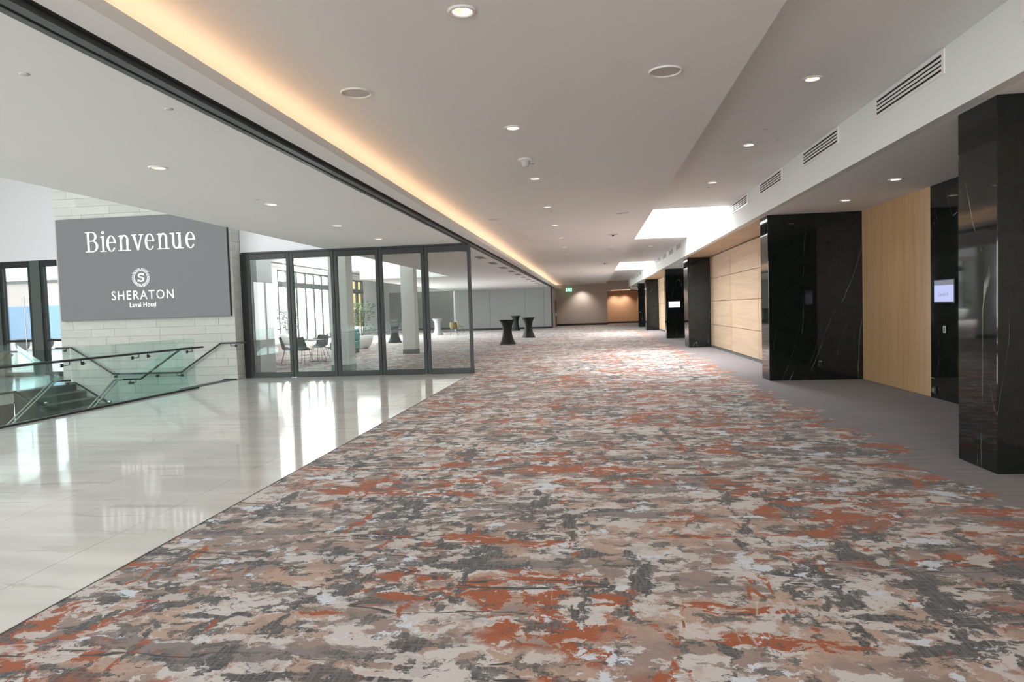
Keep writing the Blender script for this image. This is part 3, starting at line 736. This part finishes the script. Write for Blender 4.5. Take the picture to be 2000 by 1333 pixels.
def make_sprinkler():
    t = thing('sprinkler_cover', (0, 0, 0), 'x', 'sprinkler')
    MB().lathe([(0, -.007), (.026, -.007), (.031, -.004), (.031, -.001)], n=20).build('cover_plate', 'grille', t)
    MB().lathe([(.022, -.001), (.022, 0)], n=16).build('cup', 'groove', t)
    return t
SR0 = make_sprinkler()
spr = [((-.76, 9.55, ZC), 'central ceiling'), ((-.76, 14.2, ZC), 'central ceiling'), ((-.76, 20.1, ZC), 'central ceiling'), ((-4.57, 9.11, ZL), 'low ceiling over the marble floor'), ((-3.22, 5.05, ZL), 'low ceiling over the marble floor'), ((-3.65, 4.16, ZL), 'low ceiling over the marble floor'),
       ((2.28, 9.19, ZR), 'strip ceiling beside the bulkhead'), ((2.6, 9.83, ZR), 'strip ceiling beside the bulkhead'), ((2.28, 13.5, ZR), 'strip ceiling beside the bulkhead'), ((4.21, 12.25, ZS), 'soffit before the oak wall')]
SPRL = ['just behind the smoke detector', 'beside the downlight past the smoke detector', 'in the central ceiling beside the nearest skylight', 'next to a downlight over the marble floor', 'close to the partition track over the marble floor', 'between the track and the marble floor downlights', 'in the strip ceiling in line with its downlights', 'in the strip ceiling nearer the bulkhead grilles', 'in the strip ceiling just before the nearest skylight', 'in the soffit beside the wide marble pillar']
for i, (p, wh_) in enumerate(spr):
    o_ = SR0 if i == 0 else copy_tree(SR0); o_.location = p; tag(o_, 'small round sprinkler cover plate ' + SPRL[i], 'sprinkler', 'sprinklers in the ' + wh_)
# surface detector on the central ceiling
dt = thing('smoke_detector', (-.824, 9.23, ZC), 'white domed smoke detector hanging under the central ceiling', 'detector')
MB().lathe([(.10, ZC), (.10, ZC-.018), (.085, ZC-.026), (0, ZC-.027)], -.824, 9.23, 24).build('base_plate', 'trim', dt)
MB().lathe([(.062, ZC-.026), (.060, ZC-.06), (.045, ZC-.075), (.042, ZC-.10), (.02, ZC-.108), (0, ZC-.108)], -.824, 9.23, 24).build('sensor_head', 'grille', dt)
# far surface fittings
for (x, y) in ((.657, 19.33), (.68, 31.8)):
    t_ = thing('ceiling_sensor', (x, y, ZC), 'flat round sensor with a nub, ' + ('beside the nearest skylight' if y < 25 else 'between the two skylights'), 'sensor', 'central ceiling sensors')
    MB().lathe([(0, ZC-.02), (.13, ZC-.02), (.14, ZC-.01), (.14, ZC)], x, y, 24).build('plate', 'grille', t_)
    MB().lathe([(.03, ZC-.02), (.025, ZC-.05), (0, ZC-.05)], x, y, 12).build('nub', 'groove', t_)
# cove LED strip (hidden behind the lip)
led = MB().box(-2.80, -2.79, Y0, 58.9, ZL+.10, ZL+.112).build('cove_light_strip', 'led'); tag(led, 'warm LED strip hidden in the ceiling cove', 'light strip')
for k in range(7):
    a = -8+9.55*k
    area('cove_light', (-2.80, a+4.78, ZL+.118), (PI, 0, 0), .03, 9.5, 7.5, (1.0, .60, .36))

# ------------------------------------------------------------------ bulkhead air grilles
def make_vent():
    t = thing('air_grille', (0, 0, 0), 'x', 'vent')       # local: face looks to -x, length along y, height along z
    MB().box(-.006, 0, -.70, .70, -.082, .082).build('backing', 'groove', t)
    for z_ in (-.092, .092): MB().box(-.012, 0, -.75, .75, z_-.016, z_+.016).build('frame_bar', 'trim', t)
    for y_ in (-.728, .728): MB().box(-.012, 0, y_-.022, y_+.022, -.076, .076).build('frame_bar', 'trim', t)
    for z_ in (-.041, 0, .041): MB().box(-.011, -.001, -.706, .706, z_-.0115, z_+.0115).build('slat', 'trim', t)
    return t
V0 = make_vent(); first = True
def vlab(y):
    if y < 16: return 'slotted white bulkhead air grille, ' + ORD[round((15.05-y)/2.6)] + ' before the nearest skylight'
    if y < 35: return 'slotted white bulkhead air grille, ' + ORD[round((y-25.2)/2.4)] + ' between the two skylights'
    return 'slotted white bulkhead air grille, ' + ORD[round((y-44.6)/2.4)] + ' past the far skylight'
for y in [7.35-2.6, 7.35, 9.97, 12.57, 15.05] + [25.2+2.4*k for k in range(4)] + [44.6+2.4*k for k in range(4)]:
    o_ = V0 if first else copy_tree(V0); first = False
    o_.location = (3.19, y, 3.595); tag(o_, vlab(y), 'vent', 'bulkhead air grilles')
def make_slot():
    t = thing('ceiling_slot_vent', (0, 0, 0), 'x', 'vent')
    MB().box(-.16, .16, -.55, .55, -.006, 0).build('frame', 'ceil', t)
    MB().box(-.12, .12, -.50, .50, -.009, -.006).build('slot', 'grey_metal', t)
    return t
S0 = make_slot()
for k in range(11):
    o_ = S0 if k == 0 else copy_tree(S0); o_.location = (-3.34, 18.1+2.72*k, ZL); tag(o_, 'dark lounge ceiling slot vent along the track, ' + ORD[k] + ' from the glass partition', 'vent', 'lounge ceiling slot vents')

# ------------------------------------------------------------------ tablets, plates, exit sign
tb = thing('room_tablet', (5.02, 10.37, 1.40), 'wall tablet with a lilac screen on black marble beside the oak wall', 'tablet')
MB().bbox(4.985, 5.018, 10.09, 10.65, 1.40, 1.745, .006).build('casing', 'black_plastic', tb)
B(4.981, 4.985, 10.105, 10.635, 1.425, 1.66).build('screen', 'lcd', tb); B(4.981, 4.985, 10.105, 10.635, 1.66, 1.73).build('header_bar', 'lcd_head', tb)
# text reads when seen from -x: y decreases to the right
t_ = text('Laval 4', 0, .26, 1.50, .055, 0, None, 'lcd_text')
t_.parent = tb; t_.matrix_world = Matrix.Identity(4)
me_ = t_.data
bbx = [v.co.x for v in me_.vertices]; bz = [v.co.z for v in me_.vertices]; mx0 = min(bbx); mz0 = min(bz)
for v in me_.vertices:
    v.co = Vector((4.9795-5.02, (10.50-(v.co.x-mx0))-10.37, (1.505+(v.co.z-mz0))-1.40))
t_.location = (0, 0, 0); t_.rotation_euler = (0, 0, 0); t_.name = 'lettering'
cr = thing('card_reader', (5.02, 10.39, .97), 'small card reader with pale outline below the wall tablet', 'reader')
MB().bbox(5.0, 5.018, 10.35, 10.43, .965, 1.09, .004).build('body', 'black_plastic', cr)
mb = MB()
for a in ((10.358, 10.366, .985, 1.07), (10.414, 10.422, .985, 1.07), (10.366, 10.414, .985, .993), (10.366, 10.414, 1.062, 1.07)): mb.box(4.998, 5.0, *a)
mb.build('outline', 'trim', cr)
fo = thing('wall_outlet', (5.02, 10.69, .05), 'round metal outlet low on the black marble under the tablet', 'outlet')
MB().tube([(5.019, 10.69, .12), (4.985, 10.69, .12)], .035, 16).build('cap', 'steel', fo); MB().bbox(5.0, 5.018, 10.64, 10.74, .07, .17, .003).build('plate', 'black_plastic', fo)
ao = thing('wall_outlet', (4.26, A_Y, .25), 'black outlet with bright top low on the wide marble pillar', 'outlet')
MB().bbox(4.22, 4.29, A_Y-.016, A_Y-.001, .25, .37, .003).build('plate', 'black_plastic', ao); B(4.23, 4.285, A_Y-.026, A_Y-.014, .345, .362).build('catch', 'steel', ao)
bs = thing('wall_screen', (3.72, C_Y, 1.36), 'small bright lilac white screen on a far black pillar', 'screen')
MB().bbox(3.45, 3.995, C_Y-.035, C_Y-.001, 1.365, 1.69, .006).build('casing', 'black_plastic', bs); B(3.475, 3.97, C_Y-.038, C_Y-.035, 1.39, 1.655).build('screen', 'lcd_bright', bs)
ex = thing('exit_sign', (-1.84, 58.4, 2.9), 'lit green running figure exit sign near the cove end', 'exit sign')
MB().bbox(-2.10, -1.58, 58.36, 58.42, 2.92, 3.24, .006).build('housing', 'exit_green', ex)
mb = MB(); mb.tube([(-1.82, 58.355, 3.185), (-1.82, 58.357, 3.186)], .03, 10)
for L, R in (quad((-1.87, 3.07), (-1.84, 3.055), (-1.79, 3.145), (-1.835, 3.155)), quad((-1.87, 3.07), (-1.84, 3.055), (-1.92, 2.97), (-1.95, 2.985)), quad((-1.86, 3.075), (-1.83, 3.06), (-1.76, 3.02), (-1.765, 3.045)), quad((-1.765, 3.04), (-1.74, 3.04), (-1.75, 2.96), (-1.775, 2.96)), quad((-1.80, 3.14), (-1.79, 3.115), (-1.72, 3.09), (-1.715, 3.11)), quad((-1.84, 3.15), (-1.85, 3.125), (-1.93, 3.09), (-1.935, 3.11))):
    strip_poly(mb, L, R, 0, 0, 58.352, 58.36)
for a in ((-2.08, -2.02, 2.945, 3.215), (-1.665, -1.60, 2.945, 3.215)): mb.box(a[0], a[1], 58.353, 58.36, a[2], a[3])
mb.build('pictogram', 'exit_white', ex); MB().tube([(-1.84, 58.39, 3.24), (-1.84, 58.39, ZC)], .012).build('stem', 'trim', ex)
wo = MB().bbox(-.38, -.30, 58.985, 58.999, .42, .54, .003).build('wall_outlet', 'grille'); tag(wo, 'small plate above the skirting of the end wall', 'outlet')

# ------------------------------------------------------------------ cocktail tables
def make_cocktail(mat='cloth'):
    t = thing('cocktail_table', (0, 0, 0), 'x', 'table')
    prof = [(.33, .0), (.325, .03), (.29, .12), (.235, .30), (.205, .48), (.20, .62), (.215, .76), (.25, .90), (.30, 1.0), (.345, 1.055)]
    sh = lambda a, i: 1.0 + (.16*(abs(math.cos(2*a))**3)*max(0, (1-i/4)) if i < 4 else 0)
    MB().lathe(prof, n=40, shape=sh).build('stretch_cover', mat, t)
    MB().lathe([(.345, 1.052), (.352, 1.062), (.350, 1.075), (.33, 1.080), (0, 1.080)], n=40).build('top', mat, t)
    for k in range(4):
        a = k*PI/2
        MB().lathe([(.0, 0), (.035, 0), (.03, .03), (0, .03)], .34*math.cos(a), .34*math.sin(a), 12).build('foot_pocket', mat, t)
    return t
CT = make_cocktail()
cts = [((-3.70, 29.9, 0), 'black stretch covered cocktail table on the open carpet, frontmost of the trio'), ((-3.36, 36.4, 0), 'black cocktail table on the open carpet with a card on its top'), ((-5.47, 49.4, 0), 'black cocktail table standing before the grey partition'), ((-10.2, 34.6, 0), 'black cocktail table seen through the glass partition')]
for i, (p, lb) in enumerate(cts):
    o_ = CT if i == 0 else copy_tree(CT); o_.location = p; o_.rotation_euler.z = .4+i; tag(o_, lb, 'table', 'black cocktail tables')
CG = make_cocktail('greycloth'); CG.location = (-10.1, 44.3, 0); tag(CG, 'pale grey covered cocktail table deep in the lounge', 'table', 'grey cocktail tables')
cg2 = copy_tree(CG); cg2.location = (-15.9, 54.0, 0); tag(cg2, 'pale grey covered cocktail table before the lounge back wall', 'table', 'grey cocktail tables')
mn = MB().bbox(-3.10, -2.92, 36.30, 36.45, 1.081, 1.088, .002).build('menu_card', 'black_plastic'); tag(mn, 'dark card lying over the edge of a cocktail table', 'card')

# ------------------------------------------------------------------ lounge furniture
def make_chair(mat):
    t = thing('shell_chair', (0, 0, 0), 'x', 'chair')     # faces +y
    mb = MB(); nu, nv = 9, 10; V = []
    for i in range(nv):
        s_ = i/(nv-1)
        if s_ < .5: q = s_/.5; y = .24-.42*q; z = .455-.02*math.sin(q*PI)
        else: q = (s_-.5)/.5; y = -.18-.10*q; z = .455+.40*q**1.05-.02*0
        for j in range(nu):
            u = j/(nu-1)*2-1; wd = .245-.03*abs(s_-.5)
            if s_ > .9: wd -= .03
            x = u*wd; lift = .055*u*u*(1-abs(s_-.45)) ; V.append((x, y+.07*u*u*(1 if s_ > .5 else .25), z+lift+(.05*u*u if .3 < s_ < .7 else 0)))
    F = [(i*nu+j, i*nu+j+1, (i+1)*nu+j+1, (i+1)*nu+j) for i in range(nv-1) for j in range(nu-1)]
    off = len(V); V2 = [(x, y-.008, z-.014) for x, y, z in V]; F2 = [tuple(off+k for k in f)[::-1] for f in F]
    rim = [j for j in range(nu)] + [i*nu+nu-1 for i in range(1, nv)] + [(nv-1)*nu+j for j in range(nu-2, -1, -1)] + [i*nu for i in range(nv-2, 0, -1)]
    F3 = [(rim[k], rim[(k+1) % len(rim)], off+rim[(k+1) % len(rim)], off+rim[k]) for k in range(len(rim))]
    mb.add(V+V2, F+F2+F3, True); mb.build('shell', mat, t)
    for sx in (-1, 1):
        MB().tube([(sx*.14, .14, .445), (sx*.23, .22, .012), (sx*.23, -.24, .012), (sx*.14, -.12, .445)], .008, 6).build('sled_leg', 'black_metal', t)
    MB().tube([(-.14, .14, .44), (.14, .14, .44)], .008, 6).tube([(-.14, -.12, .44), (.14, -.12, .44)], .008, 6).build('seat_support', 'black_metal', t)
    return t
CH0 = make_chair('black_plastic')
chs = [((-9.72, 21.0, 0), -1.1, 'black shell chair with its back to the stone wall end'), ((-9.12, 20.72, 0), -.25, 'black shell chair with its back to the glass partition'), ((-9.30, 22.55, 0), 2.9, 'black shell chair on the far side of the bistro table'), ((-8.42, 21.65, 0), 1.45, 'black shell chair by the white column side of the bistro table'), ((-8.75, 23.6, 0), 2.4, 'black shell chair standing behind the bistro group')]
for i, (p, r, lb) in enumerate(chs):
    o_ = CH0 if i == 0 else copy_tree(CH0); o_.location = p; o_.rotation_euler.z = r; tag(o_, lb, 'chair', 'black shell chairs')
bt = thing('bistro_table', (-9.05, 21.72, 0), 'round black bistro table on wire legs between the shell chairs', 'table')
MB().lathe([(0, .735), (.33, .735), (.34, .72), (.33, .71), (0, .71)], -9.05, 21.72, 32).build('tabletop', 'black_plastic', bt)
for k in range(4):
    a = k*PI/2+.4; MB().tube([(-9.05+.1*math.cos(a), 21.72+.1*math.sin(a), .71), (-9.05+.27*math.cos(a), 21.72+.27*math.sin(a), .008)], .008, 6).build('leg', 'black_metal', bt)
MB().tube([(-9.05+.27*math.cos(2*PI*k/24), 21.72+.27*math.sin(2*PI*k/24), .010) for k in range(24)], .008, 6, closed=True).build('base_ring', 'black_metal', bt)
CB = make_chair('olive'); CB.location = (-8.55, 42.0, 0); CB.rotation_euler.z = .1; tag(CB, 'olive upholstered chair before the grey partition', 'chair', 'olive chairs')
cb2 = copy_tree(CB); cb2.location = (-9.1, 47.0, 0); cb2.rotation_euler.z = -1.4; tag(cb2, 'olive upholstered chair turned sideways near the partition', 'chair', 'olive chairs')
def sofa(x, y):
    s = thing('lounge_bench', (x, y, 0), 'teal upholstered lounge bench on a black plinth', 'bench')
    MB().bbox(x-.55, x+.3, y-.4, y+.4, 0, .16, .01).build('plinth', 'black_metal', s)
    MB().bbox(x-.6, x+.33, y-.45, y+.42, .16, .48, .04).build('seat', 'teal', s)
    MB().bbox(x-.6, x+.33, y+.22, y+.45, .47, .95, .04).build('backrest', 'teal', s)
sofa(-9.55, 26.0)
def planter(x, y, lab, s=1.0, n=170):
    p = thing('potted_plant', (x, y, 0), lab, 'plant')
    MB().lathe([(0, 0), (.24*s, 0), (.36*s, .12*s), (.47*s, .36*s), (.50*s, .56*s), (.47*s, .57*s), (.43*s, .45*s), (0, .45*s)], x, y, 32).build('pot', 'ceramic', p)
    st_ = MB()
    for k in range(4):
        a = k*1.7; st_.tube([(x+.05*math.cos(a), y+.05*math.sin(a), .44*s), (x+.12*math.cos(a), y+.12*math.sin(a), 1.0*s), (x+.22*math.cos(a), y+.22*math.sin(a), 1.6*s)], .014, 6)
    st_.build('stem', 'bark', p)
    rnd = random.Random(int(x*100)); lf = MB()
    for k in range(n):
        a = rnd.uniform(0, 2*PI); r = .5*s*math.sqrt(rnd.random()); z_ = rnd.uniform(.75, 1.95)*s
        c = Vector((x+r*math.cos(a), y+r*math.sin(a), z_)); dr = Vector((math.cos(a), math.sin(a), rnd.uniform(-.4, .6))).normalized(); sd = dr.cross(Vector((0, 0, 1))).normalized(); L_ = rnd.uniform(.14, .26)*s; wd = L_*.28
        lf.add([c, c+dr*L_*.5+sd*wd+Vector((0, 0, .02)), c+dr*L_, c+dr*L_*.5-sd*wd+Vector((0, 0, .02)), c+dr*L_*.5+Vector((0, 0, -.012))], [(0, 1, 4), (1, 2, 4), (2, 3, 4), (3, 0, 4)])
    f_ = lf.build('foliage', 'leaf', p); f_['kind'] = 'stuff'
planter(-10.15, 29.3, 'leafy plant in a white bowl planter seen past the middle glass panel', 1.05)
planter(-16.5, 46.5, 'leafy plant in a white pot between the lounge windows', 1.2)
planter(-16.6, 35.9, 'leafy plant in a white pot beside the lounge glass doors', 1.0)

# ------------------------------------------------------------------ outside
gr = sbox('floor_yard', 'asphalt', -70, -18.0, 10, 90, -.3, -.05); sbox('floor_yard_front', 'asphalt', -40, -18.0, 18.4, 60, -.06, -.04)
sbox('floor_vestibule', 'asphalt', -26, -14.0, 18.2, 27.85, -.2, -.01)
def truck(x, y, lab, mat, rot=0):
    t = thing('parked_truck', (x, y, -.05), lab, 'truck')
    MB().bbox(x-2.6, x+1.2, y-1.1, y+1.1, .65, 2.7, .05).build('cargo_box', mat, t)
    MB().bbox(x+1.3, x+2.7, y-1.05, y+1.05, .45, 2.1, .12).build('cab', mat, t)
    B(x+2.68, x+2.72, y-.9, y+.9, 1.3, 1.95).build('windscreen', 'black_plastic', t)
    for wx in (x-1.6, x+1.9):
        for wy in (y-1.05, y+.85): MB().tube([(wx, wy, .38), (wx, wy+.2, .38)], .43, 18).build('wheel', 'black_plastic', t)
truck(-33.5, 39.5, 'blue box truck parked outside the entrance doors', 'blue')
truck(-37, 74, 'dark van parked outside the lounge glass doors', 'dkgreen')
def house(x0, x1, y0, y1, h, mat, lab, nwin):
    t = thing('outside_building', ((x0+x1)/2, (y0+y1)/2, -.05), lab, 'building')
    B(x0, x1, y0, y1, -.05, h).build('wall', mat, t); B(x0-.2, x1+.2, y0-.2, y1+.2, h, h+.25).build('roof', 'grey_metal', t)
    for k in range(nwin):
        c = x0+(k+.5)*(x1-x0)/nwin; B(c-.8, c+.8, y0-.04, y0+.02, 1.2, 2.6).build('window', 'grey_metal', t)
house(-56, -36, 58, 64, 5.4, 'brickpink', 'low pale brick building across the yard', 6)
o_ = B(-24.5, -24.0, 63.8, 78.0, -.05, 6.0).build('facade_panel', 'yellow'); tag(o_, 'yellow cladding of the wing outside the lounge windows', 'facade')
